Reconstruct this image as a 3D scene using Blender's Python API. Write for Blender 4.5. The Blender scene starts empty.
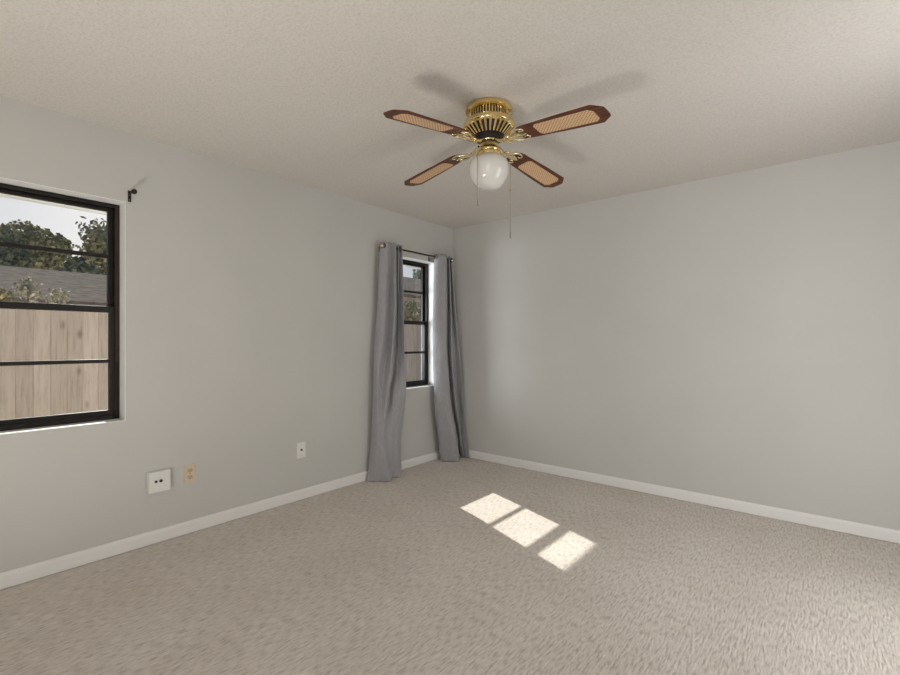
import bpy, bmesh, math, random
from mathutils import Vector, Matrix

random.seed(7)
PI = math.pi
sc = bpy.context.scene
COL = sc.collection

# ------------------------------------------------------------------ camera
CAM = (3.167, 0.0, 1.227)
cd = bpy.data.cameras.new('camera')
cam = bpy.data.objects.new('camera', cd)
COL.objects.link(cam)
cam.location = CAM
cam.rotation_euler = (PI / 2, 0, math.radians(39.524))
cd.sensor_width = 36.0
cd.sensor_fit = 'HORIZONTAL'
cd.lens = 463.0 / 900.0 * 36.0
cd.shift_y = 3.5 / 900.0
cd.clip_start = 0.02
sc.camera = cam

# ------------------------------------------------------------------ sky, sun, added area lamps that fill the room
SKY = 0.064
SUN = 6.4
FILL = 23.0
SIDE = 25.0
SIDELOW = 1.0
LOW = 26.0
WINFILL = 60.0
w = bpy.data.worlds.new('sky')
sc.world = w
w.use_nodes = True
nt = w.node_tree
bg = nt.nodes['Background']
sky = nt.nodes.new('ShaderNodeTexSky')
sky.sky_type = 'NISHITA'
sky.sun_disc = False
sky.sun_elevation = math.radians(34.3)
sky.sun_rotation = math.radians(290)
sky.air_density = 0.8
sky.dust_density = 1.6
sky.ozone_density = 1.0
nt.links.new(sky.outputs[0], bg.inputs[0])
bg.inputs[1].default_value = SKY

sd = bpy.data.lights.new('sun', 'SUN')
sd.energy = SUN
sd.angle = math.radians(0.55)
sd.color = (1.0, 0.95, 0.88)
sun = bpy.data.objects.new('sun', sd)
COL.objects.link(sun)
sun.rotation_euler = Vector((1.0, -0.37, -0.727)).to_track_quat('-Z', 'Y').to_euler()


def area(name, loc, direction, sx, sy, power, color):
    d = bpy.data.lights.new(name, 'AREA')
    d.shape = 'RECTANGLE'
    d.size = sx
    d.size_y = sy
    d.energy = power
    d.color = color
    o = bpy.data.objects.new(name, d)
    COL.objects.link(o)
    o.location = loc
    o.rotation_euler = Vector(direction).to_track_quat('-Z', 'Y').to_euler()
    return o


area('fill_front', (3.5, -1.22, 1.2), (0.35, 1, 0.0), 0.8, 2.0, FILL, (0.97, 0.99, 1.0))  # added fill lamp in the front right corner, the wall there is closed
area('fill_side', (3.9, 2.6, 1.2), (-1, 0.3, 0.0), 1.4, 2.0, SIDE, (0.98, 0.99, 1.0))  # added fill lamp before the solid right wall, out of view
area('fill_side_low', (3.92, 3.0, 0.6), (-1, 0.0, 0.3), 1.4, 0.9, SIDELOW, (1.0, 0.985, 0.96))  # weak added fill, low on the right wall
area('fill_window', (-1.25, 2.0, 1.35), (1, 1.0, -0.02), 1.1, 1.0, WINFILL, (0.90, 0.95, 1.0))  # added lamp outdoors, boosts skylight on the corner window's reveal and curtain
area('bounce_low', (1.72, -0.5, 0.06), (0, 0.2, 1), 0.7, 0.45, LOW, (1.0, 0.965, 0.92))  # added lamp standing in for bounce off the unseen sun patch on the carpet

sc.view_settings.view_transform = 'Standard'
sc.view_settings.look = 'None'
sc.view_settings.gamma = 1.0
sc.view_settings.use_curve_mapping = False
sc.view_settings.exposure = 0.13
sc.cycles.max_bounces = 10
sc.cycles.diffuse_bounces = 7
sc.cycles.transparent_max_bounces = 16
sc.cycles.sample_clamp_indirect = 6.0
sc.cycles.use_denoising = True


# ------------------------------------------------------------------ materials
def mat(name, color, rough=0.6, metal=0.0, spec=0.5):
    m = bpy.data.materials.new(name)
    m.use_nodes = True
    b = m.node_tree.nodes['Principled BSDF']
    b.inputs['Base Color'].default_value = (*color, 1)
    b.inputs['Roughness'].default_value = rough
    b.inputs['Metallic'].default_value = metal
    b.inputs['Specular IOR Level'].default_value = spec
    return m


def N(m, kind, **kw):
    n = m.node_tree.nodes.new(kind)
    for k, v in kw.items():
        if k in n.inputs:
            n.inputs[k].default_value = v
        else:
            setattr(n, k, v)
    return n


def Lk(m, a, b):
    m.node_tree.links.new(a, b)


def bsdf(m):
    return m.node_tree.nodes['Principled BSDF']


def coords(m, scale=(1, 1, 1), rot=(0, 0, 0)):
    tc = N(m, 'ShaderNodeTexCoord')
    mp = N(m, 'ShaderNodeMapping')
    mp.inputs['Scale'].default_value = scale
    mp.inputs['Rotation'].default_value = rot
    Lk(m, tc.outputs['Object'], mp.inputs['Vector'])
    return mp.outputs['Vector']


def noise(m, vec, scale, detail=2.0, rough=0.5):
    n = N(m, 'ShaderNodeTexNoise')
    n.inputs['Scale'].default_value = scale
    n.inputs['Detail'].default_value = detail
    n.inputs['Roughness'].default_value = rough
    Lk(m, vec, n.inputs['Vector'])
    return n.outputs['Fac']


def ramp(m, fac, stops):
    r = N(m, 'ShaderNodeValToRGB')
    e = r.color_ramp.elements
    while len(e) < len(stops):
        e.new(0.5)
    for i, (p, c) in enumerate(stops):
        e[i].position = p
        e[i].color = (*c, 1)
    Lk(m, fac, r.inputs['Fac'])
    return r.outputs['Color']


def bump(m, height, strength, dist):
    b = N(m, 'ShaderNodeBump')
    b.inputs['Strength'].default_value = strength
    b.inputs['Distance'].default_value = dist
    Lk(m, height, b.inputs['Height'])
    Lk(m, b.outputs['Normal'], bsdf(m).inputs['Normal'])


def textured(name, stops, scale, stretch=(1, 1, 1), rough=0.7, detail=3.0, bstr=0.0, bdist=0.002, spec=0.3):
    m = mat(name, stops[0][1], rough, 0, spec)
    v = coords(m, stretch)
    n = noise(m, v, scale, detail)
    Lk(m, ramp(m, n, stops), bsdf(m).inputs['Base Color'])
    if bstr:
        bump(m, n, bstr, bdist)
    return m


M = {}
# painted drywall, light roller texture
M['wall'] = textured('wall_paint', [(0.3, (0.565, 0.560, 0.537)), (0.7, (0.59, 0.585, 0.562))], 1.6, rough=0.75, spec=0.25)
v = coords(M['wall'])
bump(M['wall'], noise(M['wall'], v, 140, 2), 0.08, 0.002)
# popcorn ceiling
m = M['ceiling'] = mat('popcorn_ceiling', (0.68, 0.64, 0.59), 0.9, 0, 0.1)
v = coords(m)
n1 = noise(m, v, 95, 3, 0.6)
Lk(m, ramp(m, n1, [(0.32, (0.595, 0.562, 0.523)), (0.56, (0.675, 0.642, 0.602))]), bsdf(m).inputs['Base Color'])
bump(m, n1, 0.35, 0.006)
# cut-loop carpet, short ridges running down the room
m = M['carpet'] = mat('carpet_pile', (0.42, 0.36, 0.31), 0.95, 0, 0.05)
v = coords(m, (1, 0.2, 1))
n1 = noise(m, v, 105, 3, 0.6)
n2 = noise(m, coords(m), 2.2, 2, 0.5)
c1 = ramp(m, n1, [(0.31, (0.52, 0.472, 0.43)), (0.50, (0.72, 0.665, 0.61)), (0.70, (0.82, 0.765, 0.71))])
mx = N(m, 'ShaderNodeMix', data_type='RGBA', blend_type='MULTIPLY')
mx.inputs['Factor'].default_value = 1.0
Lk(m, c1, mx.inputs['A'])
Lk(m, ramp(m, n2, [(0.35, (0.94, 0.93, 0.92)), (0.65, (1, 1, 1))]), mx.inputs['B'])
Lk(m, mx.outputs['Result'], bsdf(m).inputs['Base Color'])
bump(m, n1, 0.8, 0.01)
M['trim'] = mat('white_trim_paint', (0.82, 0.815, 0.80), 0.45)
M['white'] = mat('white_plastic', (0.78, 0.775, 0.75), 0.4)
M['beige'] = mat('beige_plastic', (0.68, 0.56, 0.42), 0.4)
M['beige_dark'] = mat('tan_plastic', (0.56, 0.43, 0.30), 0.4)
M['black'] = mat('black_rubber', (0.012, 0.012, 0.012), 0.5)
M['bronze'] = textured('dark_bronze_aluminium', [(0.3, (0.012, 0.010, 0.009)), (0.7, (0.019, 0.015, 0.013))], 30, rough=0.4, spec=0.3)
M['bronze_red'] = mat('brown_vinyl_track', (0.030, 0.013, 0.011), 0.5)
M['rodmetal'] = mat('dark_rod_metal', (0.06, 0.045, 0.032), 0.35, 0.8)
M['finial'] = mat('brushed_nickel', (0.50, 0.45, 0.38), 0.25, 1.0)
M['oldbronze'] = mat('antique_bracket_metal', (0.035, 0.025, 0.014), 0.4, 0.6)
M['brass'] = mat('polished_brass', (0.83, 0.66, 0.33), 0.14, 1.0)
M['brass_pale'] = mat('pale_brass', (0.86, 0.74, 0.48), 0.2, 1.0)
M['darkcore'] = mat('dark_motor_core', (0.02, 0.015, 0.02), 0.5, 0.3)
M['chain'] = mat('chain_metal', (0.33, 0.29, 0.22), 0.35, 0.9)
m = M['globe'] = mat('milk_glass', (0.70, 0.685, 0.65), 0.12)
bsdf(m).inputs['Subsurface Weight'].default_value = 0.25
bsdf(m).inputs['Subsurface Radius'].default_value = (0.03, 0.03, 0.03)
bsdf(m).inputs['Coat Weight'].default_value = 0.4
# blade wood
m = M['wood'] = mat('stained_blade_wood', (0.2, 0.08, 0.03), 0.4, 0, 0.3)
v = coords(m, (1.5, 22, 22))
n1 = noise(m, v, 4, 4, 0.6)
Lk(m, ramp(m, n1, [(0.3, (0.060, 0.014, 0.006)), (0.55, (0.115, 0.034, 0.012)), (0.75, (0.18, 0.062, 0.022))]), bsdf(m).inputs['Base Color'])
# woven cane
m = M['cane'] = mat('woven_cane', (0.7, 0.48, 0.29), 0.6)
v = coords(m)
cols = []
for r in (math.radians(45), math.radians(-45)):
    mp = N(m, 'ShaderNodeMapping')
    mp.inputs['Rotation'].default_value = (0, 0, r)
    Lk(m, v, mp.inputs['Vector'])
    wv = N(m, 'ShaderNodeTexWave', wave_type='BANDS', bands_direction='X')
    wv.inputs['Scale'].default_value = 26.0
    Lk(m, mp.outputs['Vector'], wv.inputs['Vector'])
    cols.append(wv.outputs['Fac'])
mu = N(m, 'ShaderNodeMath', operation='MULTIPLY')
Lk(m, cols[0], mu.inputs[0])
Lk(m, cols[1], mu.inputs[1])
Lk(m, ramp(m, mu.outputs[0], [(0.45, (0.70, 0.47, 0.28)), (0.62, (0.26, 0.12, 0.055))]), bsdf(m).inputs['Base Color'])
# curtain cloth
m = M['cloth'] = mat('grey_curtain_cloth', (0.36, 0.36, 0.38), 0.7, 0, 0.3)
bsdf(m).inputs['Sheen Weight'].default_value = 0.25
v = coords(m)
n1 = noise(m, coords(m, (1, 1, 0.12)), 160, 2)
Lk(m, ramp(m, n1, [(0.3, (0.31, 0.305, 0.325)), (0.7, (0.375, 0.37, 0.39))]), bsdf(m).inputs['Base Color'])
bump(m, noise(m, v, 28, 3), 0.18, 0.01)
# glass pane: mostly clear, a little mirror
m = M['glass'] = bpy.data.materials.new('window_glass')
m.use_nodes = True
t = m.node_tree
t.nodes.remove(t.nodes['Principled BSDF'])
tr = N(m, 'ShaderNodeBsdfTransparent')
tr.inputs['Color'].default_value = (0.95, 0.96, 0.955, 1)
gl = N(m, 'ShaderNodeBsdfGlossy')
gl.inputs['Roughness'].default_value = 0.02
lw = N(m, 'ShaderNodeLayerWeight')
pw = N(m, 'ShaderNodeMath', operation='POWER')
pw.inputs[1].default_value = 4.0
Lk(m, lw.outputs['Facing'], pw.inputs[0])
fr = N(m, 'ShaderNodeMath', operation='MULTIPLY_ADD')
fr.inputs[1].default_value = 0.6
fr.inputs[2].default_value = 0.03
Lk(m, pw.outputs[0], fr.inputs[0])
ms = N(m, 'ShaderNodeMixShader')
Lk(m, fr.outputs[0], ms.inputs[0])
Lk(m, tr.outputs[0], ms.inputs[1])
Lk(m, gl.outputs[0], ms.inputs[2])
Lk(m, ms.outputs[0], t.nodes['Material Output'].inputs['Surface'])
# outdoors
M['grass'] = textured('dry_sandy_grass', [(0.3, (0.55, 0.50, 0.41)), (0.7, (0.72, 0.68, 0.58))], 6, rough=0.9, detail=6)
M['fence'] = mat('weathered_pine', (0.5, 0.4, 0.32), 0.85, 0, 0.1)
m = M['fence']
v = coords(m, (1, 11, 0.9))
n1 = noise(m, v, 3.0, 5, 0.65)
c1 = ramp(m, n1, [(0.28, (0.66, 0.52, 0.42)), (0.5, (0.90, 0.75, 0.635)), (0.75, (0.96, 0.84, 0.74))])
vo = N(m, 'ShaderNodeTexVoronoi')
vo.inputs['Scale'].default_value = 3.2
Lk(m, coords(m, (1, 1.6, 0.7)), vo.inputs['Vector'])
mx = N(m, 'ShaderNodeMix', data_type='RGBA', blend_type='MULTIPLY')
mx.inputs['Factor'].default_value = 1.0
Lk(m, c1, mx.inputs['A'])
Lk(m, ramp(m, vo.outputs['Distance'], [(0.05, (0.62, 0.55, 0.50)), (0.17, (1, 1, 1))]), mx.inputs['B'])
oi = N(m, 'ShaderNodeNewGeometry')
mx2 = N(m, 'ShaderNodeMix', data_type='RGBA', blend_type='MULTIPLY')
mx2.inputs['Factor'].default_value = 1.0
Lk(m, mx.outputs['Result'], mx2.inputs['A'])
Lk(m, ramp(m, oi.outputs['Random Per Island'], [(0.0, (0.72, 0.70, 0.68)), (1.0, (1.0, 0.98, 0.96))]), mx2.inputs['B'])
Lk(m, mx2.outputs['Result'], bsdf(m).inputs['Base Color'])


def leafmat(name, a, b, c):
    m = mat(name, b, 0.7, 0, 0.1)
    g = N(m, 'ShaderNodeNewGeometry')
    Lk(m, ramp(m, g.outputs['Random Per Island'], [(0.0, a), (0.55, b), (1.0, c)]), bsdf(m).inputs['Base Color'])
    return m


M['leaf_dark'] = leafmat('dark_leaves', (0.13, 0.17, 0.15), (0.22, 0.27, 0.20), (0.36, 0.37, 0.24))
M['leaf_olive'] = leafmat('olive_leaves', (0.18, 0.20, 0.14), (0.36, 0.36, 0.22), (0.56, 0.51, 0.33))
M['leaf_light'] = leafmat('pale_leaves', (0.25, 0.26, 0.19), (0.52, 0.51, 0.42), (0.88, 0.87, 0.80))
M['bark'] = textured('bark', [(0.3, (0.12, 0.09, 0.07)), (0.7, (0.25, 0.20, 0.16))], 8, (6, 6, 1), rough=0.9)
M['shingle'] = textured('grey_shingles', [(0.3, (0.17, 0.15, 0.135)), (0.7, (0.32, 0.285, 0.255))], 5, (2, 1, 2), rough=0.9, detail=8, spec=0.0)
M['stucco'] = textured('pale_stucco', [(0.3, (0.55, 0.52, 0.47)), (0.7, (0.62, 0.59, 0.54))], 3, rough=0.9)
M['soffit'] = mat('white_soffit_paint', (0.86, 0.86, 0.85), 0.6)


# ------------------------------------------------------------------ geometry helpers
def box(bm, lo, hi):
    vs = [bm.verts.new((x, y, z)) for x in (lo[0], hi[0]) for y in (lo[1], hi[1]) for z in (lo[2], hi[2])]
    for f in ((0, 1, 3, 2), (4, 6, 7, 5), (0, 4, 5, 1), (2, 3, 7, 6), (0, 2, 6, 4), (1, 5, 7, 3)):
        bm.faces.new([vs[i] for i in f])


def tube(bm, pts, r, seg=10, caps=True):
    """r: number or list"""
    pts = [Vector(p) for p in pts]
    n = len(pts)
    rr = r if isinstance(r, (list, tuple)) else [r] * n
    rings = []
    up = None
    for i, p in enumerate(pts):
        d = (pts[min(i + 1, n - 1)] - pts[max(i - 1, 0)]).normalized()
        if up is None:
            up = d.orthogonal().normalized()
        else:
            up = (up - d * up.dot(d))
            up = up.normalized() if up.length > 1e-6 else d.orthogonal().normalized()
        s = d.cross(up)
        rings.append([bm.verts.new(p + (up * math.cos(2 * PI * k / seg) + s * math.sin(2 * PI * k / seg)) * rr[i]) for k in range(seg)])
    for a, b in zip(rings, rings[1:]):
        for k in range(seg):
            bm.faces.new((a[k], a[(k + 1) % seg], b[(k + 1) % seg], b[k]))
    if caps:
        bm.faces.new(rings[0][::-1])
        bm.faces.new(rings[-1])


def lathe(bm, prof, seg=48, center=(0, 0, 0), matrix=None):
    """prof: list of (radius, z)"""
    rings = []
    for r, z in prof:
        if r < 1e-6:
            rings.append([bm.verts.new((center[0], center[1], center[2] + z))])
        else:
            rings.append([bm.verts.new((center[0] + r * math.cos(2 * PI * k / seg), center[1] + r * math.sin(2 * PI * k / seg), center[2] + z)) for k in range(seg)])
    for a, b in zip(rings, rings[1:]):
        for k in range(seg):
            k2 = (k + 1) % seg
            if len(a) == 1 and len(b) == 1:
                continue
            if len(a) == 1:
                bm.faces.new((a[0], b[k], b[k2]))
            elif len(b) == 1:
                bm.faces.new((a[k], a[k2], b[0]))
            else:
                bm.faces.new((a[k], a[k2], b[k2], b[k]))
    if matrix:
        bmesh.ops.transform(bm, matrix=matrix, verts=[x for r in rings for x in r])


def prism(bm, outline, z0, z1):
    a = [bm.verts.new((x, y, z0)) for x, y in outline]
    b = [bm.verts.new((x, y, z1)) for x, y in outline]
    bm.faces.new(a[::-1])
    bm.faces.new(b)
    n = len(a)
    for i in range(n):
        bm.faces.new((a[i], a[(i + 1) % n], b[(i + 1) % n], b[i]))


def ball(bm, c, r, seg=16, sz=1.0):
    prof = [(r * math.sin(PI * i / 10) if 0 < i < 10 else 0, -r * sz * math.cos(PI * i / 10)) for i in range(11)]
    lathe(bm, prof, seg, c)


def obj(name, bm, m, parent=None, smooth=False, bevel=0.0, auto=None):
    bmesh.ops.recalc_face_normals(bm, faces=bm.faces)
    me = bpy.data.meshes.new(name)
    bm.to_mesh(me)
    bm.free()
    o = bpy.data.objects.new(name, me)
    COL.objects.link(o)
    if m is not None:
        me.materials.append(m)
    if parent is not None:
        o.parent = parent
    if smooth:
        for p in me.polygons:
            p.use_smooth = True
        if auto:
            me.set_sharp_from_angle(angle=math.radians(auto))
    if bevel:
        b = o.modifiers.new('bevel', 'BEVEL')
        b.width = bevel
        b.segments = 2
        b.limit_method = 'ANGLE'
    return o


def NB():
    return bmesh.new()


def tag(o, label, cat, group=None):
    o['label'] = label
    o['category'] = cat
    if group:
        o['group'] = group
    return o


def thing(name, label, cat, loc=(0, 0, 0), rz=0.0, group=None):
    o = bpy.data.objects.new(name, None)
    COL.objects.link(o)
    o.empty_display_size = 0.1
    o.location = loc
    o.rotation_euler = (0, 0, rz)
    return tag(o, label, cat, group)


def struct(o):
    o['kind'] = 'structure'
    return o


# ------------------------------------------------------------------ the room
H = 2.44
X1 = 3.95          # right wall
Y0, Y1 = -1.3, 3.89
TW = 0.2           # outer wall thickness
WZ0, WZ1 = 0.763, 2.037
WINS = [(-0.66, 0.876), (2.975, 3.602)]

bm = NB()
box(bm, (-TW, Y0 - TW, -0.1), (X1 + TW, Y1 + TW, 0.0))
struct(obj('floor', bm, M['carpet']))
bm = NB()
box(bm, (-TW, Y0 - TW, H), (X1 + TW, Y1 + TW, H + 0.12))
struct(obj('ceiling', bm, M['ceiling']))


def wall_grid(bm, ys, zs, holes, x0, x1):
    """solid wall in the y-z plane with rectangular openings, no inner faces"""
    ny, nz = len(ys) - 1, len(zs) - 1

    def solid(i, k):
        if i < 0 or k < 0 or i >= ny or k >= nz:
            return False
        cy, cz = (ys[i] + ys[i + 1]) / 2, (zs[k] + zs[k + 1]) / 2
        return not any(a < cy < b and c < cz < d for a, b, c, d in holes)

    def q(*p):
        bm.faces.new([bm.verts.new(v) for v in p])
    for i in range(ny):
        for k in range(nz):
            if not solid(i, k):
                continue
            a, b, c, d = ys[i], ys[i + 1], zs[k], zs[k + 1]
            q((x1, a, c), (x1, b, c), (x1, b, d), (x1, a, d))
            q((x0, a, c), (x0, a, d), (x0, b, d), (x0, b, c))
            if not solid(i - 1, k):
                q((x0, a, c), (x1, a, c), (x1, a, d), (x0, a, d))
            if not solid(i + 1, k):
                q((x0, b, c), (x0, b, d), (x1, b, d), (x1, b, c))
            if not solid(i, k - 1):
                q((x0, a, c), (x0, b, c), (x1, b, c), (x1, a, c))
            if not solid(i, k + 1):
                q((x0, a, d), (x1, a, d), (x1, b, d), (x0, b, d))
    bmesh.ops.remove_doubles(bm, verts=bm.verts, dist=1e-5)


ys = sorted([Y0 - TW, Y1 + TW] + [y for wn in WINS for y in wn])
bm = NB()
wall_grid(bm, ys, [0.0, WZ0, WZ1, H], [(a, b, WZ0, WZ1) for a, b in WINS], -TW, 0.0)
struct(obj('wall_left', bm, M['wall']))
bm = NB()
box(bm, (0.0, Y1, 0.0), (X1 + TW, Y1 + TW, H))
struct(obj('wall_back', bm, M['wall']))
bm = NB()
box(bm, (X1, Y0, 0.0), (X1 + TW, Y1, H))
struct(obj('wall_right', bm, M['wall']))
bm = NB()
box(bm, (0.0, Y0 - TW, 0.0), (X1 + TW, Y0, H))
struct(obj('wall_front', bm, M['wall']))


def baseboard(name, a, b, inward):
    """a -> b along the wall foot; profile stands out by 13 mm, eased top"""
    a, b, n = Vector(a), Vector(b), Vector(inward)
    prof = [(0, 0.004), (0.013, 0.004), (0.013, 0.062), (0.0115, 0.070), (0.008, 0.076), (0.004, 0.080), (0, 0.081)]
    bm = NB()
    A = [bm.verts.new(a + n * d + Vector((0, 0, z))) for d, z in prof]
    B = [bm.verts.new(b + n * d + Vector((0, 0, z))) for d, z in prof]
    for i in range(len(prof) - 1):
        bm.faces.new((A[i], A[i + 1], B[i + 1], B[i]))
    bm.faces.new(A)
    bm.faces.new(B[::-1])
    return struct(obj(name, bm, M['trim']))


baseboard('baseboard_left', (0, Y0, 0), (0, Y1, 0), (1, 0, 0))
baseboard('baseboard_back', (0.013, Y1, 0), (X1, Y1, 0), (0, -1, 0))
baseboard('baseboard_right', (X1, Y0, 0), (X1, Y1 - 0.013, 0), (-1, 0, 0))
baseboard('baseboard_front', (0.013, Y0, 0), (X1 - 0.013, Y0, 0), (0, 1, 0))


# ------------------------------------------------------------------ windows (dark bronze single-hung)
def window(name, y0, y1):
    root = bpy.data.objects.new(name, None)
    COL.objects.link(root)
    root.location = (-0.1, (y0 + y1) / 2, WZ0)
    struct(root)
    root['label'] = 'dark bronze single-hung window'
    oy = (y0 + y1) / 2
    g = 0.008                       # gap to the plaster, filled by the frame's flange

    def L(x, y, z):                 # world -> root space
        return (x + 0.1, y - oy, z - WZ0)

    def bx(bm, x0, x1, ya, yb, za, zb):
        box(bm, L(x0, ya, za), L(x1, yb, zb))
    zb, zt = WZ0 + 0.004, WZ1 - 0.005
    a, b = y0 + 0.002, y1 - 0.003
    # outer frame
    bm = NB()
    bx(bm, -0.17, -0.1, a, a + 0.024, zb, zt)
    bx(bm, -0.17, -0.1, b - 0.024, b, zb, zt)
    bx(bm, -0.17, -0.1, a + 0.024, b - 0.024, zt - 0.020, zt)
    bx(bm, -0.17, -0.1, a + 0.024, b - 0.024, zb, zb + 0.022)
    bx(bm, -0.103, -0.096, a + 0.024, b - 0.024, zb + 0.020, zb + 0.028)
    obj('frame', bm, M['bronze'], root, bevel=0.002)
    # vinyl side tracks
    bm = NB()
    for ya, yb in ((a + 0.003, a + 0.021), (b - 0.021, b - 0.003)):
        bx(bm, -0.1005, -0.0985, ya, yb, 1.1, zt - 0.005)
    obj('side_track', bm, M['bronze_red'], root)
    zm = 1.413                      # meeting rail
    ja, jb = a + 0.024, b - 0.024

    def sash(nm, xa, xb, z0, z1, bot, top, mun):
        fb = NB()
        sw = 0.026
        bx(fb, xa, xb, ja, ja + sw, z0, z1)
        bx(fb, xa, xb, jb - sw, jb, z0, z1)
        bx(fb, xa, xb, ja + sw, jb - sw, z0, z0 + bot)
        bx(fb, xa, xb, ja + sw, jb - sw, z1 - top, z1)
        so = obj(nm, fb, M['bronze'], root, bevel=0.002)
        mb = NB()
        bx(mb, xa + 0.004, xb + 0.001, ja + sw, jb - sw, mun - 0.011, mun + 0.011)
        obj('muntin', mb, M['bronze'], so, bevel=0.002)
        gb = NB()
        xc = (xa + xb) / 2
        bx(gb, xc - 0.0015, xc + 0.0015, ja + sw - 0.005, jb - sw + 0.005, z0 + bot - 0.005, z1 - top + 0.005)
        obj('glass_pane', gb, M['glass'], so)
        return so
    sash('upper_sash', -0.158, -0.132, zm - 0.018, zt - 0.021, 0.034, 0.018, 1.727)
    lo = sash('lower_sash', -0.130, -0.104, zb + 0.023, zm + 0.018, 0.032, 0.036, 1.110)
    lb = NB()
    bx(lb, -0.104, -0.094, jb - 0.024, jb - 0.008, zm - 0.01, zm + 0.012)
    obj('sash_latch', lb, M['bronze'], lo, bevel=0.002)
    lb = NB()
    bx(lb, -0.104, -0.095, ja + 0.03, jb - 0.03, zb + 0.034, zb + 0.042)
    obj('lift_rail', lb, M['bronze'], lo, bevel=0.0015)
    # thin white stool between the frame and the room
    sb = NB()
    bx(sb, -0.099, 0.003, y0 + 0.001, y1 - 0.001, WZ0, WZ0 + 0.004)
    obj('sill', sb, M['trim'], root)
    # painted plaster returns
    rb = NB()
    bx(rb, -0.098, 0.0005, y1 - 0.003, y1, WZ0 + 0.004, WZ1)
    bx(rb, -0.098, 0.0005, y0, y0 + 0.003, WZ0 + 0.004, WZ1)
    bx(rb, -0.098, 0.0005, y0 + 0.003, y1 - 0.003, WZ1 - 0.003, WZ1)
    obj('reveal', rb, M['soffit'], root)
    return root


window('window_1', *WINS[0])
window('window_2', *WINS[1])

# roof overhang outside, white soffit
bm = NB()
box(bm, (-0.86, -6, 2.15), (-TW, 9, 2.17))
box(bm, (-0.88, -6, 2.137), (-0.86, 9, 2.33))
o = obj('trim_1', bm, M['soffit'])
struct(o)
bm = NB()
vs = [(-0.95, -6, 2.33), (-0.95, 9, 2.33), (5, 9, 4.4), (5, -6, 4.4), (-0.95, -6, 2.36), (-0.95, 9, 2.36), (5, 9, 4.43), (5, -6, 4.43)]
vv = [bm.verts.new(p) for p in vs]
for f in ((0, 1, 2, 3), (4, 7, 6, 5), (0, 4, 5, 1), (1, 5, 6, 2), (2, 6, 7, 3), (3, 7, 4, 0)):
    bm.faces.new([vv[i] for i in f])
struct(obj('roof', bm, M['shingle']))

# ------------------------------------------------------------------ ceiling fan
FX, FY = 1.785, 1.995
fan = thing('ceiling_fan', 'polished brass ceiling fan with four wood and cane blades and white globe', 'ceiling fan', (FX, FY, H))


def fz(z):
    return z - H


bm = NB()
lathe(bm, [(0, 0), (0.112, 0), (0.121, -0.004), (0.124, -0.012), (0.122, -0.021), (0.113, -0.027), (0.104, -0.030), (0, -0.030)], 64)
obj('canopy', bm, M['brass'], fan, True, auto=40)
# vented neck
bm = NB()
lathe(bm, [(0.085, -0.030), (0.085, -0.066), (0, -0.066)], 48)
obj('neck_core', bm, M['darkcore'], fan, True, auto=40)
bm = NB()
nf = 40
for k in range(nf):
    a = 2 * PI * k / nf
    mtx = Matrix.Rotation(a, 4, 'Z')
    t0 = len(bm.verts)
    box(bm, (0.083, -0.0036, -0.062), (0.098, 0.0036, -0.030))
    bm.verts.ensure_lookup_table()
    bmesh.ops.transform(bm, matrix=mtx, verts=bm.verts[t0:])
obj('neck_grille', bm, M['brass'], fan)
# motor housing shoulder
bm = NB()
lathe(bm, [(0.0, -0.060), (0.100, -0.060), (0.108, -0.063), (0.118, -0.068), (0.128, -0.075), (0.1335, -0.086), (0.134, -0.097), (0.130, -0.104), (0.122, -0.107), (0, -0.107)], 72)
obj('motor_housing', bm, M['brass'], fan, True, auto=50)
bm = NB()
lathe(bm, [(0.118, -0.105), (0.070, -0.146), (0, -0.146)], 48)
obj('vent_core', bm, M['darkcore'], fan, True, auto=40)
bm = NB()
nf = 28
for k in range(nf):
    a = 2 * PI * k / nf
    t0 = len(bm.verts)
    h0, h1 = 0.0062, 0.0042
    v8 = [bm.verts.new(p) for p in ((0.116, -h0, -0.104), (0.116, h0, -0.104), (0.127, h0, -0.105), (0.127, -h0, -0.105),
                                    (0.069, -h1, -0.145), (0.069, h1, -0.145), (0.081, h1, -0.148), (0.081, -h1, -0.148))]
    for f in ((0, 1, 2, 3), (4, 7, 6, 5), (0, 4, 5, 1), (1, 5, 6, 2), (2, 6, 7, 3), (3, 7, 4, 0)):
        bm.faces.new([v8[i] for i in f])
    bmesh.ops.transform(bm, matrix=Matrix.Rotation(a, 4, 'Z'), verts=v8)
obj('vent_grille', bm, M['brass'], fan)
bm = NB()
lathe(bm, [(0, -0.143), (0.074, -0.143), (0.076, -0.147), (0.076, -0.160), (0.070, -0.164), (0, -0.164)], 48)
obj('flywheel', bm, M['darkcore'], fan, True, auto=40)
bm = NB()
lathe(bm, [(0, -0.162), (0.044, -0.162), (0.048, -0.165), (0.049, -0.172), (0.046, -0.176), (0.048, -0.186), (0.052, -0.206), (0.057, -0.216), (0.061, -0.221), (0.061, -0.228), (0.057, -0.232), (0, -0.232)], 48)
obj('switch_housing', bm, M['brass'], fan, True, auto=45)
bm = NB()
lathe(bm, [(0, -0.230), (0.056, -0.230), (0.064, -0.234), (0.067, -0.242), (0.065, -0.252), (0, -0.252)], 48)
fit = obj('globe_fitter', bm, M['brass'], fan, True, auto=45)
for k in range(3):
    bm = NB()
    a = 2 * PI * k / 3 + 0.4
    c = Vector((math.cos(a), math.sin(a), 0))
    tube(bm, [c * 0.062 + Vector((0, 0, -0.244)), c * 0.078 + Vector((0, 0, -0.244))], 0.0028, 8)
    tube(bm, [c * 0.078 + Vector((0, 0, -0.244)), c * 0.083 + Vector((0, 0, -0.244))], 0.006, 10)
    obj('thumb_screw', bm, M['brass'], fit, True, auto=40)
bm = NB()
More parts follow.
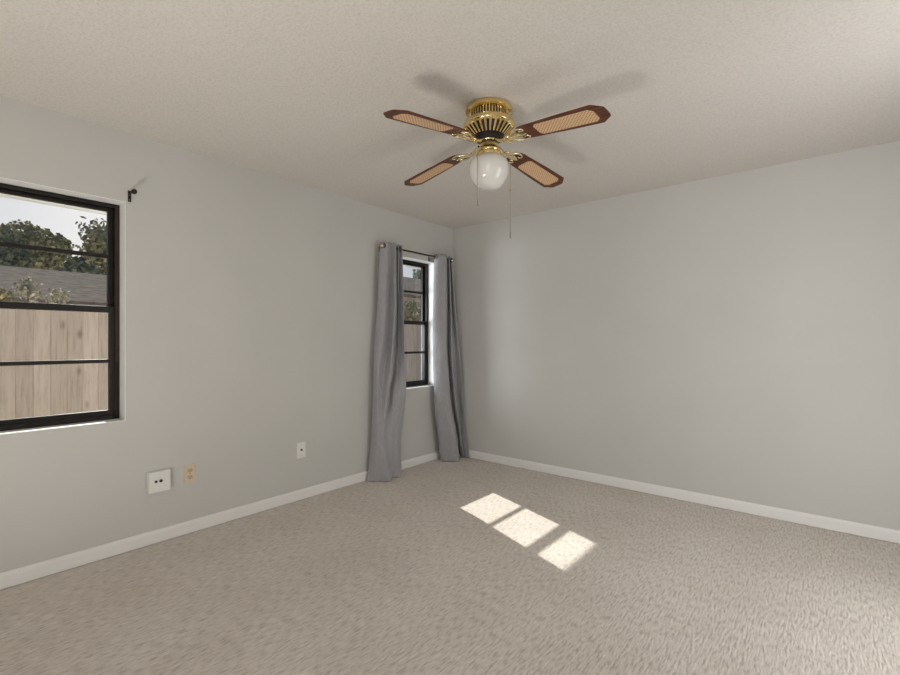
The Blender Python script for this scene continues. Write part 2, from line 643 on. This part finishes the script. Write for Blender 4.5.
gp = [(0.060, -0.246), (0.062, -0.252), (0.072, -0.259), (0.088, -0.269), (0.099, -0.283), (0.1045, -0.303), (0.1045, -0.325), (0.100, -0.348),
      (0.090, -0.372), (0.075, -0.394), (0.056, -0.410), (0.032, -0.420), (0, -0.4235)]
lathe(bm, gp, 64)
obj('globe_shade', bm, M['globe'], fan, True)


def pull_chain(a, rout, zbot, bob):
    """leaves the switch housing, drapes over the globe's rim, hangs straight down"""
    c, s_ = math.cos(a), math.sin(a)
    path = [(0.050, -0.205), (0.060, -0.212), (0.082, -0.240), (rout - 0.004, -0.268), (rout, -0.285), (rout, zbot + 0.03)]
    P3 = [Vector((r * c, r * s_, z)) for r, z in path]
    x, y = rout * c, rout * s_
    bm = NB()
    tube(bm, P3, 0.0012, 6)
    for p, q in zip(P3, P3[1:]):
        n = max(1, int((q - p).length / 0.008))
        for i in range(n):
            w_ = p.lerp(q, i / n)
            lathe(bm, [(0, -0.0022), (0.0019, -0.001), (0.0019, 0.001), (0, 0.0022)], 6, w_)
    ch = obj('pull_chain', bm, M['chain'], fan, True)
    bm = NB()
    lathe(bm, [(0, 0.034), (0.0022, 0.032), (0.0028, 0.026), (0.0026, 0.010), (0.0036, 0.004), (0.0026, 0), (0, 0)], 12, (x, y, zbot))
    obj('chain_bob', bm, M['chain'], ch, True)
    if bob:
        bm = NB()
        ball(bm, (x, y, zbot + bob), 0.0042, 10, 1.6)
        obj('chain_link', bm, M['chain'], ch, True)


# one chain on the side facing the doorway, one on the side facing the back wall
pull_chain(math.atan2(-0.111, 0.007), 0.112, fz(1.905), 0)
pull_chain(math.atan2(0.039, 0.102), 0.112, fz(1.755), 0.25)


def catmull(pts, n):
    out = []
    for i in range(len(pts) - 1):
        p0 = Vector(pts[max(i - 1, 0)])
        p1, p2 = Vector(pts[i]), Vector(pts[i + 1])
        p3 = Vector(pts[min(i + 2, len(pts) - 1)])
        for k in range(n):
            t = k / n
            out.append(0.5 * ((2 * p1) + (p2 - p0) * t + (2 * p0 - 5 * p1 + 4 * p2 - p3) * t * t + (3 * p1 - p0 - 3 * p2 + p3) * t ** 3))
    out.append(Vector(pts[-1]))
    return out


def fan_blade(az):
    """blade frame: x outwards from the hub axis, pitched about x and drooping outwards"""
    R0, R1 = 0.185, 0.660
    pitch, droop = math.radians(-8.5), math.radians(6.5)
    z_at = fz(2.268)
    Mx = Matrix.Rotation(az, 4, 'Z') @ Matrix.Translation((0, 0, z_at)) @ Matrix.Rotation(droop, 4, 'Y') @ Matrix.Rotation(pitch, 4, 'X')
    # outline: slight flare outwards, rounded root, cut tip corners
    half = []
    for x, y in ((R0, 0.0), (R0 + 0.002, 0.022), (R0 + 0.012, 0.040), (R0 + 0.030, 0.051), (R0 + 0.055, 0.056), (0.45, 0.067), (R1 - 0.055, 0.072),
                 (R1 - 0.048, 0.0715), (R1 - 0.043, 0.069), (R1 - 0.006, 0.039), (R1 - 0.001, 0.033), (R1, 0.025), (R1 + 0.001, 0.0)):
        half.append((x, y))
    outline = half + [(x, -y) for x, y in half[-2:0:-1]]
    bm = NB()
    prism(bm, outline, 0.0, 0.006)
    bl = obj('blade', bm, M['wood'], fan, bevel=0.0015)
    bl.matrix_basis = Mx
    # cane panel let into the underside and the top
    ca, cb, cw = 0.300, 0.610, 0.046
    oc = [(ca, -cw + 0.016), (ca + 0.014, -cw), (cb - 0.020, -cw - 0.003), (cb, -cw + 0.016), (cb, cw - 0.016), (cb - 0.020, cw + 0.003), (ca + 0.014, cw), (ca, cw - 0.016)]
    bm = NB()
    prism(bm, oc, -0.0009, 0.0069)
    obj('cane_insert', bm, M['cane'], bl)
    # cast brass blade iron: stem, fan-shaped plate, two scrolls
    bm = NB()
    zz = -0.0035
    tube(bm, [(0.068, 0, -0.002), (0.10, 0, -0.012), (0.135, 0, -0.016), (0.165, 0, -0.010), (0.20, 0, -0.004)], [0.012, 0.011, 0.010, 0.010, 0.006], 10)
    plate = [(0.150, -0.010), (0.175, -0.016), (0.196, -0.020), (0.225, -0.012), (0.245, 0), (0.225, 0.012), (0.196, 0.020), (0.175, 0.016), (0.150, 0.010)]
    prism(bm, plate, -0.006, -0.0005)
    for s in (-1, 1):
        scroll = catmull([(0.135, 0, -0.013), (0.155, 0.020 * s, -0.012), (0.178, 0.038 * s, -0.008), (0.205, 0.046 * s, -0.004), (0.232, 0.042 * s, -0.003),
                          (0.240, 0.030 * s, -0.003), (0.228, 0.021 * s, -0.003), (0.212, 0.026 * s, -0.003)], 5)
        tube(bm, scroll, [0.0062 - 0.003 * i / len(scroll) for i in range(len(scroll))], 8)
        leaf = catmull([(0.120, 0, -0.015), (0.118, 0.016 * s, -0.017), (0.132, 0.026 * s, -0.015), (0.150, 0.020 * s, -0.013)], 5)
        tube(bm, leaf, 0.0042, 8)
    obj('blade_iron', bm, M['brass_pale'], bl, True, auto=50)
    for x, y in ((0.200, 0.010), (0.200, -0.010), (0.232, 0.0)):
        bm = NB()
        lathe(bm, [(0, -0.0032), (0.003, -0.0026), (0.0042, -0.0008), (0.0042, 0), (0, 0)], 10, (x, y, -0.006))
        obj('screw', bm, M['brass'], bl, True)
    return bl


for k in range(4):
    fan_blade(math.radians(-5.8 + 90 * k))

# ------------------------------------------------------------------ curtain rod and curtains
RODX, RODZ = 0.10, 2.071
RY0, RY1 = 2.800, 3.722
rod = thing('curtain_rod', 'slim dark metal curtain rod with round nickel finials above the corner window', 'curtain rod', (0, 3.29, RODZ))


def ry(y):
    return y - 3.29


bm = NB()
tube(bm, [(RODX, ry(RY0), 0), (RODX, ry(RY1), 0)], 0.008, 14)
obj('rod', bm, M['rodmetal'], rod, True, auto=40)
for s, y in ((-1, RY0), (1, RY1)):
    bm = NB()
    tube(bm, [(RODX, ry(y), 0), (RODX, ry(y) + 0.012 * s, 0)], 0.012, 14)
    ball(bm, (RODX, ry(y) + 0.030 * s, 0), 0.025, 20)
    obj('finial', bm, M['finial'], rod, True, auto=40)
for y in (2.83, 3.497):
    bm = NB()
    box(bm, (0.0, ry(y) - 0.006, -0.034), (0.004, ry(y) + 0.006, 0.008))
    tube(bm, [(0.002, ry(y), -0.012), (0.05, ry(y), -0.016), (0.085, ry(y), -0.014), (0.100, ry(y), -0.012)], 0.004, 8)
    box(bm, (RODX - 0.010, ry(y) - 0.006, -0.014), (RODX + 0.010, ry(y) + 0.006, -0.008))
    obj('bracket', bm, M['rodmetal'], rod)

LEFT = [
    (2.105, [(0.050, 2.795), (0.085, 2.775), (0.125, 2.822), (0.116, 2.872), (0.155, 2.885), (0.050, 3.005), (0.130, 2.943), (0.070, 3.028), (0.135, 2.990), (0.090, 2.994)]),
    (1.75, [(0.045, 2.779), (0.085, 2.752), (0.130, 2.794), (0.090, 2.885), (0.165, 2.873), (0.045, 3.004), (0.075, 2.993), (0.080, 3.027), (0.135, 3.001), (0.090, 3.005)]),
    (1.5, [(0.040, 2.768), (0.080, 2.745), (0.135, 2.777), (0.090, 2.874), (0.170, 2.868), (0.040, 3.009), (0.060, 3.012), (0.090, 3.017), (0.140, 3.001), (0.100, 3.005)]),
    (1.2, [(0.040, 2.740), (0.080, 2.716), (0.135, 2.742), (0.095, 2.850), (0.180, 2.831), (0.035, 2.997), (0.060, 3.008), (0.100, 3.014), (0.140, 3.010), (0.100, 3.014)]),
    (0.95, [(0.035, 2.732), (0.080, 2.702), (0.130, 2.712), (0.105, 2.788), (0.190, 2.799), (0.055, 2.947), (0.080, 2.970), (0.120, 2.988), (0.150, 3.010), (0.100, 3.014)]),
    (0.75, [(0.035, 2.726), (0.080, 2.698), (0.130, 2.700), (0.125, 2.744), (0.185, 2.766), (0.080, 2.880), (0.130, 2.890), (0.150, 2.946), (0.155, 3.011), (0.100, 3.015)]),
    (0.4, [(0.030, 2.713), (0.070, 2.688), (0.115, 2.691), (0.140, 2.709), (0.165, 2.738), (0.155, 2.777), (0.170, 2.828), (0.175, 2.897), (0.145, 2.974), (0.090, 2.978)]),
    (0.12, [(0.030, 2.679), (0.055, 2.675), (0.110, 2.695), (0.150, 2.728), (0.185, 2.766), (0.165, 2.812), (0.155, 2.867), (0.165, 2.913), (0.150, 2.958), (0.100, 2.962)]),
    (0.004, [(0.030, 2.656), (0.045, 2.660), (0.095, 2.697), (0.145, 2.745), (0.187, 2.788), (0.155, 2.839), (0.145, 2.888), (0.155, 2.916), (0.165, 2.941), (0.100, 2.945)]),
]
RIGHT = [
    (2.1, [(0.050, 3.528), (0.090, 3.493), (0.140, 3.512), (0.155, 3.592), (0.060, 3.720), (0.140, 3.658), (0.060, 3.766), (0.120, 3.710), (0.080, 3.759)]),
    (1.5, [(0.040, 3.519), (0.090, 3.470), (0.140, 3.497), (0.165, 3.580), (0.060, 3.730), (0.150, 3.673), (0.070, 3.792), (0.140, 3.760), (0.080, 3.843)]),
    (1.1, [(0.040, 3.519), (0.090, 3.478), (0.150, 3.501), (0.180, 3.563), (0.070, 3.721), (0.170, 3.665), (0.090, 3.796), (0.160, 3.801), (0.090, 3.862)]),
    (0.6, [(0.040, 3.542), (0.100, 3.489), (0.170, 3.523), (0.200, 3.597), (0.080, 3.775), (0.190, 3.697), (0.100, 3.852), (0.185, 3.829), (0.120, 3.862)]),
    (0.3, [(0.040, 3.589), (0.110, 3.531), (0.180, 3.574), (0.225, 3.646), (0.100, 3.835), (0.200, 3.751), (0.120, 3.862), (0.200, 3.861), (0.140, 3.862)]),
    (0.004, [(0.040, 3.628), (0.100, 3.590), (0.180, 3.621), (0.235, 3.690), (0.100, 3.862), (0.200, 3.827), (0.150, 3.862), (0.240, 3.862), (0.180, 3.862)]),
]


def curtain(name, label, levels, base, seed):
    root = thing(name, label, 'curtain', base)
    # interpolate down the height (catmull over z) then along the width
    rows = []
    ctr = [[Vector((x, y, z)) for x, y in pts] for z, pts in levels]
    ncol = len(ctr[0])
    cols = [catmull([ctr[r][c] for r in range(len(ctr))], 9) for c in range(ncol)]
    nrow = len(cols[0])
    rnd = random.Random(seed)
    ph = [rnd.uniform(0, 6.28) for _ in range(6)]
    for r in range(nrow):
        line = catmull([cols[c][r] for c in range(ncol)], 7)
        z = line[0].z
        pts = []
        for i, p in enumerate(line):
            q = p.copy()
            amp = 0.0035 * min(1.0, max(0.0, (1.75 - z)))
            q.x += amp * (math.sin(7 * z + 0.25 * i + ph[0]) + 0.6 * math.sin(15 * z - 0.5 * i + ph[1]) + 0.7 * math.sin(0.9 * i + ph[2]))
            if z < 0.45:              # horizontal slack creases near the floor
                q.x += 0.006 * math.sin(38 * z + 0.35 * i + ph[3]) * (1 - z / 0.45) * (0.4 + 0.6 * math.sin(0.3 * i + ph[4]) ** 2)
            q.x = max(q.x, 0.020)
            q.y = min(q.y, 3.868)
            pts.append(q)
        rows.append(pts)
    bm = NB()
    vs = [[bm.verts.new(p - Vector(base)) for p in row] for row in rows]
    for a, b in zip(vs, vs[1:]):
        for i in range(len(a) - 1):
            bm.faces.new((a[i], a[i + 1], b[i + 1], b[i]))
    panel = obj('fabric_panel', bm, M['cloth'], root, True)
    so = panel.modifiers.new('thickness', 'SOLIDIFY')
    so.thickness = 0.0022
    so.offset = 0
    # grommets where the cloth crosses the rod
    hl = [levels[0][0]]
    zi = min(range(nrow), key=lambda r: abs(rows[r][0].z - RODZ))
    row = rows[zi]
    for a, b in zip(row, row[1:]):
        if (a.x - RODX) * (b.x - RODX) < 0:
            t = (RODX - a.x) / (b.x - a.x)
            p = a.lerp(b, t)
            d = (b - a)
            d.z = 0
            nrm = Vector((-d.y, d.x, 0)).normalized()
            q = nrm.to_track_quat('Z', 'Y').to_matrix().to_4x4()
            bm = NB()
            prof = []
            for k in range(9):
                an = 2 * PI * k / 8
                prof.append((0.0215 + 0.005 * math.cos(an), 0.0032 * math.sin(an)))
            lathe(bm, prof, 24, matrix=Matrix.Translation(Vector((p.x, p.y, RODZ)) - Vector(base)) @ q)
            obj('grommet', bm, M['rodmetal'], root, True)
    return root


curtain('curtain', 'grey grommet curtain on the left side of the corner window, away from the corner', LEFT, (0.1, 2.85, 0.004), 3)
curtain('curtain', 'grey grommet curtain bunched into the room corner, right of the window', RIGHT, (0.13, 3.68, 0.004), 8)

# ------------------------------------------------------------------ small things on the left wall
br = thing('curtain_rod_bracket', 'small dark metal curtain rod bracket on the wall beside the large window', 'bracket', (0, 0.895, 2.075))
bm = NB()
box(bm, (0, -0.0085, -0.036), (0.004, 0.0085, 0.030))
obj('wall_plate', bm, M['oldbronze'], br, bevel=0.001)
bm = NB()
tube(bm, [(0.003, 0, 0.018), (0.035, 0, 0.020), (0.058, 0, 0.012)], 0.0045, 10)
tube(bm, [(0.056, 0, 0.016), (0.056, 0, 0.004)], 0.0055, 10)
obj('arm', bm, M['oldbronze'], br, True)
bm = NB()
lathe(bm, [(0, -0.014), (0.010, -0.013), (0.014, -0.008), (0.0145, 0.002), (0.012, 0.011), (0.006, 0.015), (0, 0.0155)], 18, matrix=Matrix.Translation((0.070, 0.004, 0.012)) @ Matrix.Rotation(PI / 2, 4, 'Y'))
obj('knob', bm, M['oldbronze'], br, True)
for z in (0.005, -0.024):
    bm = NB()
    lathe(bm, [(0, 0.0025), (0.002, 0.0022), (0.0034, 0.0005), (0.0034, 0), (0, 0)], 10, matrix=Matrix.Translation((0.004, 0, z)) @ Matrix.Rotation(PI / 2, 4, 'Y'))
    obj('screw', bm, M['finial'], br, True)


def disc_x(bm, x, y, z, r, depth, seg=18):
    lathe(bm, [(0, 0), (r, 0), (r, depth * 0.7), (r * 0.85, depth), (0, depth)], seg, matrix=Matrix.Translation((x, y, z)) @ Matrix.Rotation(PI / 2, 4, 'Y'))


# surface-mounted white box with two black sockets
bxr = thing('wall_jack_box', 'boxy white surface-mounted jack with two black sockets, left of the beige outlet', 'jack box', (0, 1.042, 0.377))
bm = NB()
box(bm, (0.0, -0.057, -0.062), (0.038, 0.060, 0.062))
bmesh.ops.bevel(bm, geom=[e for e in bm.edges if all(v.co.x > 0.02 for v in e.verts)], offset=0.005, segments=2, affect='EDGES')
obj('box_body', bm, M['white'], bxr)
bm = NB()
box(bm, (0.0380, -0.044, -0.050), (0.0405, 0.030, 0.050))
obj('cover_plate', bm, M['white'], bxr, bevel=0.001)
for y, r in ((-0.022, 0.0075), (0.004, 0.0092)):
    bm = NB()
    disc_x(bm, 0.0405, y, 0.006, r, 0.004)
    obj('socket', bm, M['black'], bxr, True, auto=40)
for y, z in ((-0.026, -0.030), (0.010, -0.030), (-0.030, 0.036), (0.016, 0.036)):
    bm = NB()
    disc_x(bm, 0.0405, y, z, 0.0035, 0.001)
    obj('screw', bm, M['white'], bxr)

ot = thing('wall_outlet', 'beige plastic duplex wall outlet right of the white jack box', 'outlet', (0, 1.224, 0.380))
bm = NB()
box(bm, (0, -0.035, -0.058), (0.006, 0.035, 0.058))
bmesh.ops.bevel(bm, geom=[e for e in bm.edges if all(v.co.x > 0.005 for v in e.verts)], offset=0.003, segments=2, affect='EDGES')
obj('cover_plate', bm, M['beige'], ot)
for z in (0.021, -0.021):
    bm = NB()
    outl = [(0.0165 * math.cos(2 * PI * k / 24), max(-0.0125, min(0.0125, 0.0165 * math.sin(2 * PI * k / 24)))) for k in range(24)]
    prism(bm, outl, 0, 0.0025)
    bmesh.ops.transform(bm, matrix=Matrix.Translation((0.006, 0, z)) @ Matrix.Rotation(PI / 2, 4, 'Y') @ Matrix.Rotation(PI / 2, 4, 'Z'), verts=bm.verts)
    rc = obj('receptacle', bm, M['beige_dark'], ot)
    bm = NB()
    for y, hh in ((-0.0062, 0.0040), (0.0062, 0.0034)):
        box(bm, (0.0085, y - 0.0011, z + 0.002 - hh), (0.0088, y + 0.0011, z + 0.002 + hh))
    tube(bm, [(0.0085, 0, z - 0.0075), (0.0088, 0, z - 0.0075)], 0.0022, 10)
    obj('slots', bm, M['black'], rc)
bm = NB()
disc_x(bm, 0.006, 0, 0, 0.0034, 0.0015)
obj('screw', bm, M['chain'], ot)

cx = thing('coax_plate', 'white wall plate with a single dark coax jack, nearest the curtain', 'wall plate', (0, 2.027, 0.383))
bm = NB()
box(bm, (0, -0.036, -0.059), (0.006, 0.039, 0.059))
bmesh.ops.bevel(bm, geom=[e for e in bm.edges if all(v.co.x > 0.005 for v in e.verts)], offset=0.003, segments=2, affect='EDGES')
obj('cover_plate', bm, M['white'], cx)
bm = NB()
tube(bm, [(0.006, 0, 0.004), (0.009, 0, 0.004)], 0.0085, 6)
tube(bm, [(0.009, 0, 0.004), (0.018, 0, 0.004)], 0.0055, 12)
obj('coax_jack', bm, M['black'], cx)
for z in (0.042, -0.042):
    bm = NB()
    disc_x(bm, 0.006, 0, z, 0.003, 0.0013)
    obj('screw', bm, M['chain'], cx)

# ------------------------------------------------------------------ outdoors
GZ = -0.22
bm = NB()
box(bm, (-70, -40, GZ - 0.3), (-TW, 60, GZ))
struct(obj('ground', bm, M['grass']))

fence = thing('wood_fence', 'weathered vertical board wood fence outside the windows', 'fence', (-3.5, 4, GZ))
bm = NB()
yy = -6.0
while yy < 24:
    wd = 0.139 + random.uniform(-0.002, 0.002)
    dx = random.uniform(-0.003, 0.003)
    hgt = 1.83 + random.uniform(-0.012, 0.004)
    y0b, y1b = yy - 4, yy + wd - 4
    vs = [(dx, y0b, 0.02), (dx, y1b, 0.02), (dx, y1b, hgt - 0.03), (dx, y1b - 0.03, hgt), (dx, y0b + 0.03, hgt), (dx, y0b, hgt - 0.03)]
    A = [bm.verts.new(p) for p in vs]
    B = [bm.verts.new((p[0] - 0.016, p[1], p[2])) for p in vs]
    bm.faces.new(A)
    bm.faces.new(B[::-1])
    for i in range(6):
        bm.faces.new((A[i], B[i], B[(i + 1) % 6], A[(i + 1) % 6]))
    yy += wd + random.uniform(0.002, 0.006)
obj('board_panel', bm, M['fence'], fence)
for z in (0.35, 1.0, 1.6):
    bm = NB()
    box(bm, (-0.060, -10, z - 0.045), (-0.020, 20, z + 0.045))
    obj('rail', bm, M['fence'], fence)
for k in range(13):
    y = -10 + 2.4 * k
    bm = NB()
    box(bm, (-0.152, y, 0), (-0.062, y + 0.09, 1.75))
    obj('post', bm, M['fence'], fence)


def leafy(bm, c, rad, n, size, rnd, squash=1.0, hollow=0.55):
    """n leaf clusters (bent quads) in a lumpy crown"""
    lobes = []
    for _ in range(9):
        d = Vector((rnd.gauss(0, 1), rnd.gauss(0, 1), rnd.gauss(0, 0.8))).normalized()
        lobes.append((Vector(c) + Vector((d.x * rad * 0.45, d.y * rad * 0.45, d.z * rad * 0.45 * squash)), rad * rnd.uniform(0.36, 0.55)))
    for _ in range(n):
        lc, lr = rnd.choice(lobes)
        d = Vector((rnd.gauss(0, 1), rnd.gauss(0, 1), rnd.gauss(0, 1))).normalized()
        p = lc + d * lr * rnd.uniform(hollow, 1.05)
        s = size * rnd.uniform(0.6, 1.5)
        nrm = (d + Vector((rnd.gauss(0, 0.7), rnd.gauss(0, 0.7), rnd.gauss(0, 0.7)))).normalized()
        u = nrm.orthogonal().normalized()
        u = Matrix.Rotation(rnd.uniform(0, 6.28), 3, nrm) @ u
        v_ = nrm.cross(u)
        a = bm.verts.new(p - u * s)
        b = bm.verts.new(p + v_ * s * 0.7 + nrm * s * 0.15)
        cc = bm.verts.new(p + u * s)
        dd = bm.verts.new(p - v_ * s * 0.7 + nrm * s * 0.15)
        bm.faces.new((a, b, cc))
        bm.faces.new((a, cc, dd))


def tree(name, label, cat, x, y, top, rad, n, size, m, seed, squash=1.0, trunk=0.14, hollow=0.55, group=None):
    rnd = random.Random(seed)
    t = thing(name, label, cat, (x, y, GZ), 0, group)
    cz = top - rad * squash - GZ
    bm = NB()
    leafy(bm, (0, 0, cz), rad, n, size, rnd, squash, hollow)
    obj('foliage', bm, m, t)
    bm = NB()
    tube(bm, [(0, 0, 0), (0.05, 0.03, cz * 0.5), (0, 0, cz)], [trunk, trunk * 0.8, trunk * 0.5], 8)
    for k in range(6):
        a = rnd.uniform(0, 6.28)
        z0 = cz * rnd.uniform(0.6, 0.95)
        e = Vector((math.cos(a) * rad * 0.7, math.sin(a) * rad * 0.7, z0 + rad * rnd.uniform(0.1, 0.6)))
        tube(bm, [(0, 0, z0), Vector((0, 0, z0)).lerp(e, 0.5) + Vector((0, 0, 0.05)), e], [trunk * 0.45, trunk * 0.28, trunk * 0.08], 6)
    obj('trunk', bm, M['bark'], t, True)
    return t


tree('tree', 'dark leafy tree beyond the fence at the left edge of the large window', 'tree', -18.4, 2.25, 5.40, 1.05, 2600, 0.095, M['leaf_dark'], 1, 1.3)
tree('tree', 'rounded olive-green tree in the middle of the large window view', 'tree', -20.2, 3.65, 6.20, 1.2, 3400, 0.095, M['leaf_olive'], 2, 1.2)
tree('tree', 'low dark tree seen in the gap between the rounded olive tree and the sparse tree', 'tree', -24.4, 5.6, 5.30, 1.5, 3400, 0.12, M['leaf_dark'], 3, 0.8)
tree('tree', 'tall sparse tree at the right edge of the large window view', 'tree', -19.2, 5.55, 6.70, 1.1, 1500, 0.085, M['leaf_olive'], 4, 1.35, hollow=0.2)
tree('tree', 'distant dark tree low between the left-edge tree and the rounded olive tree', 'tree', -24.8, 3.1, 5.45, 1.5, 3400, 0.12, M['leaf_dark'], 10, 0.8)
tree('shrub', 'pale sunlit shrub just behind the fence under the rounded olive tree', 'shrub', -7.0, 1.45, 2.30, 0.27, 520, 0.030, M['leaf_light'], 5, 1.0, 0.02, hollow=0.3)
tree('shrub', 'small thin pale shrub behind the fence near the middle of the large window', 'shrub', -7.4, 1.90, 2.30, 0.22, 240, 0.028, M['leaf_light'], 6, 1.3, 0.015, hollow=0.2)
tree('shrub', 'low green shrub behind the fence at the left edge of the large window', 'shrub', -6.5, 1.08, 2.06, 0.16, 320, 0.030, M['leaf_olive'], 7, 1.0, 0.02)
tree('tree', 'thin tree against the white sky in the corner window', 'tree', -17.0, 21.3, 6.2, 1.1, 900, 0.12, M['leaf_dark'], 8, 1.2, hollow=0.2)
tree('shrub', 'grey-green bush beyond the fence in the corner window', 'shrub', -7.6, 11.3, 2.75, 0.75, 2200, 0.05, M['leaf_olive'], 9, 0.9, 0.05)


def house(label, x0, x1, y0, y1, zr, ze):
    """gable house, ridge along y"""
    t = thing('neighbour_house', label, 'house', ((x0 + x1) / 2, (y0 + y1) / 2, GZ))
    ox, oy = (x0 + x1) / 2, (y0 + y1) / 2
    hw = (x1 - x0) / 2
    hl = (y1 - y0) / 2
    bm = NB()
    box(bm, (-hw + 0.5, -hl + 0.3, 0), (hw - 0.5, hl - 0.3, ze - GZ + 0.1))
    obj('wall', bm, M['stucco'], t)
    bm = NB()
    th = 0.12
    prof = [(-hw, ze - GZ), (0, zr - GZ), (hw, ze - GZ), (hw, ze - GZ - th), (0, zr - GZ - th), (-hw, ze - GZ - th)]
    A = [bm.verts.new((x, -hl, z)) for x, z in prof]
    B = [bm.verts.new((x, hl, z)) for x, z in prof]
    for i in range(6):
        bm.faces.new((A[i], A[(i + 1) % 6], B[(i + 1) % 6], B[i]))
    for R_ in (A, B):
        bm.faces.new((R_[0], R_[1], R_[4], R_[5]))
        bm.faces.new((R_[1], R_[2], R_[3], R_[4]))
    obj('roof', bm, M['shingle'], t)
    return t


house('low neighbour house with long grey shingle roof behind the fence, seen in the large window', -16.5, -9.5, -6, 9.5, 3.13, 2.1)
house('neighbour house with tan-grey roof seen through the corner window', -15.5, -8.5, 11.5, 24, 4.18, 2.9)
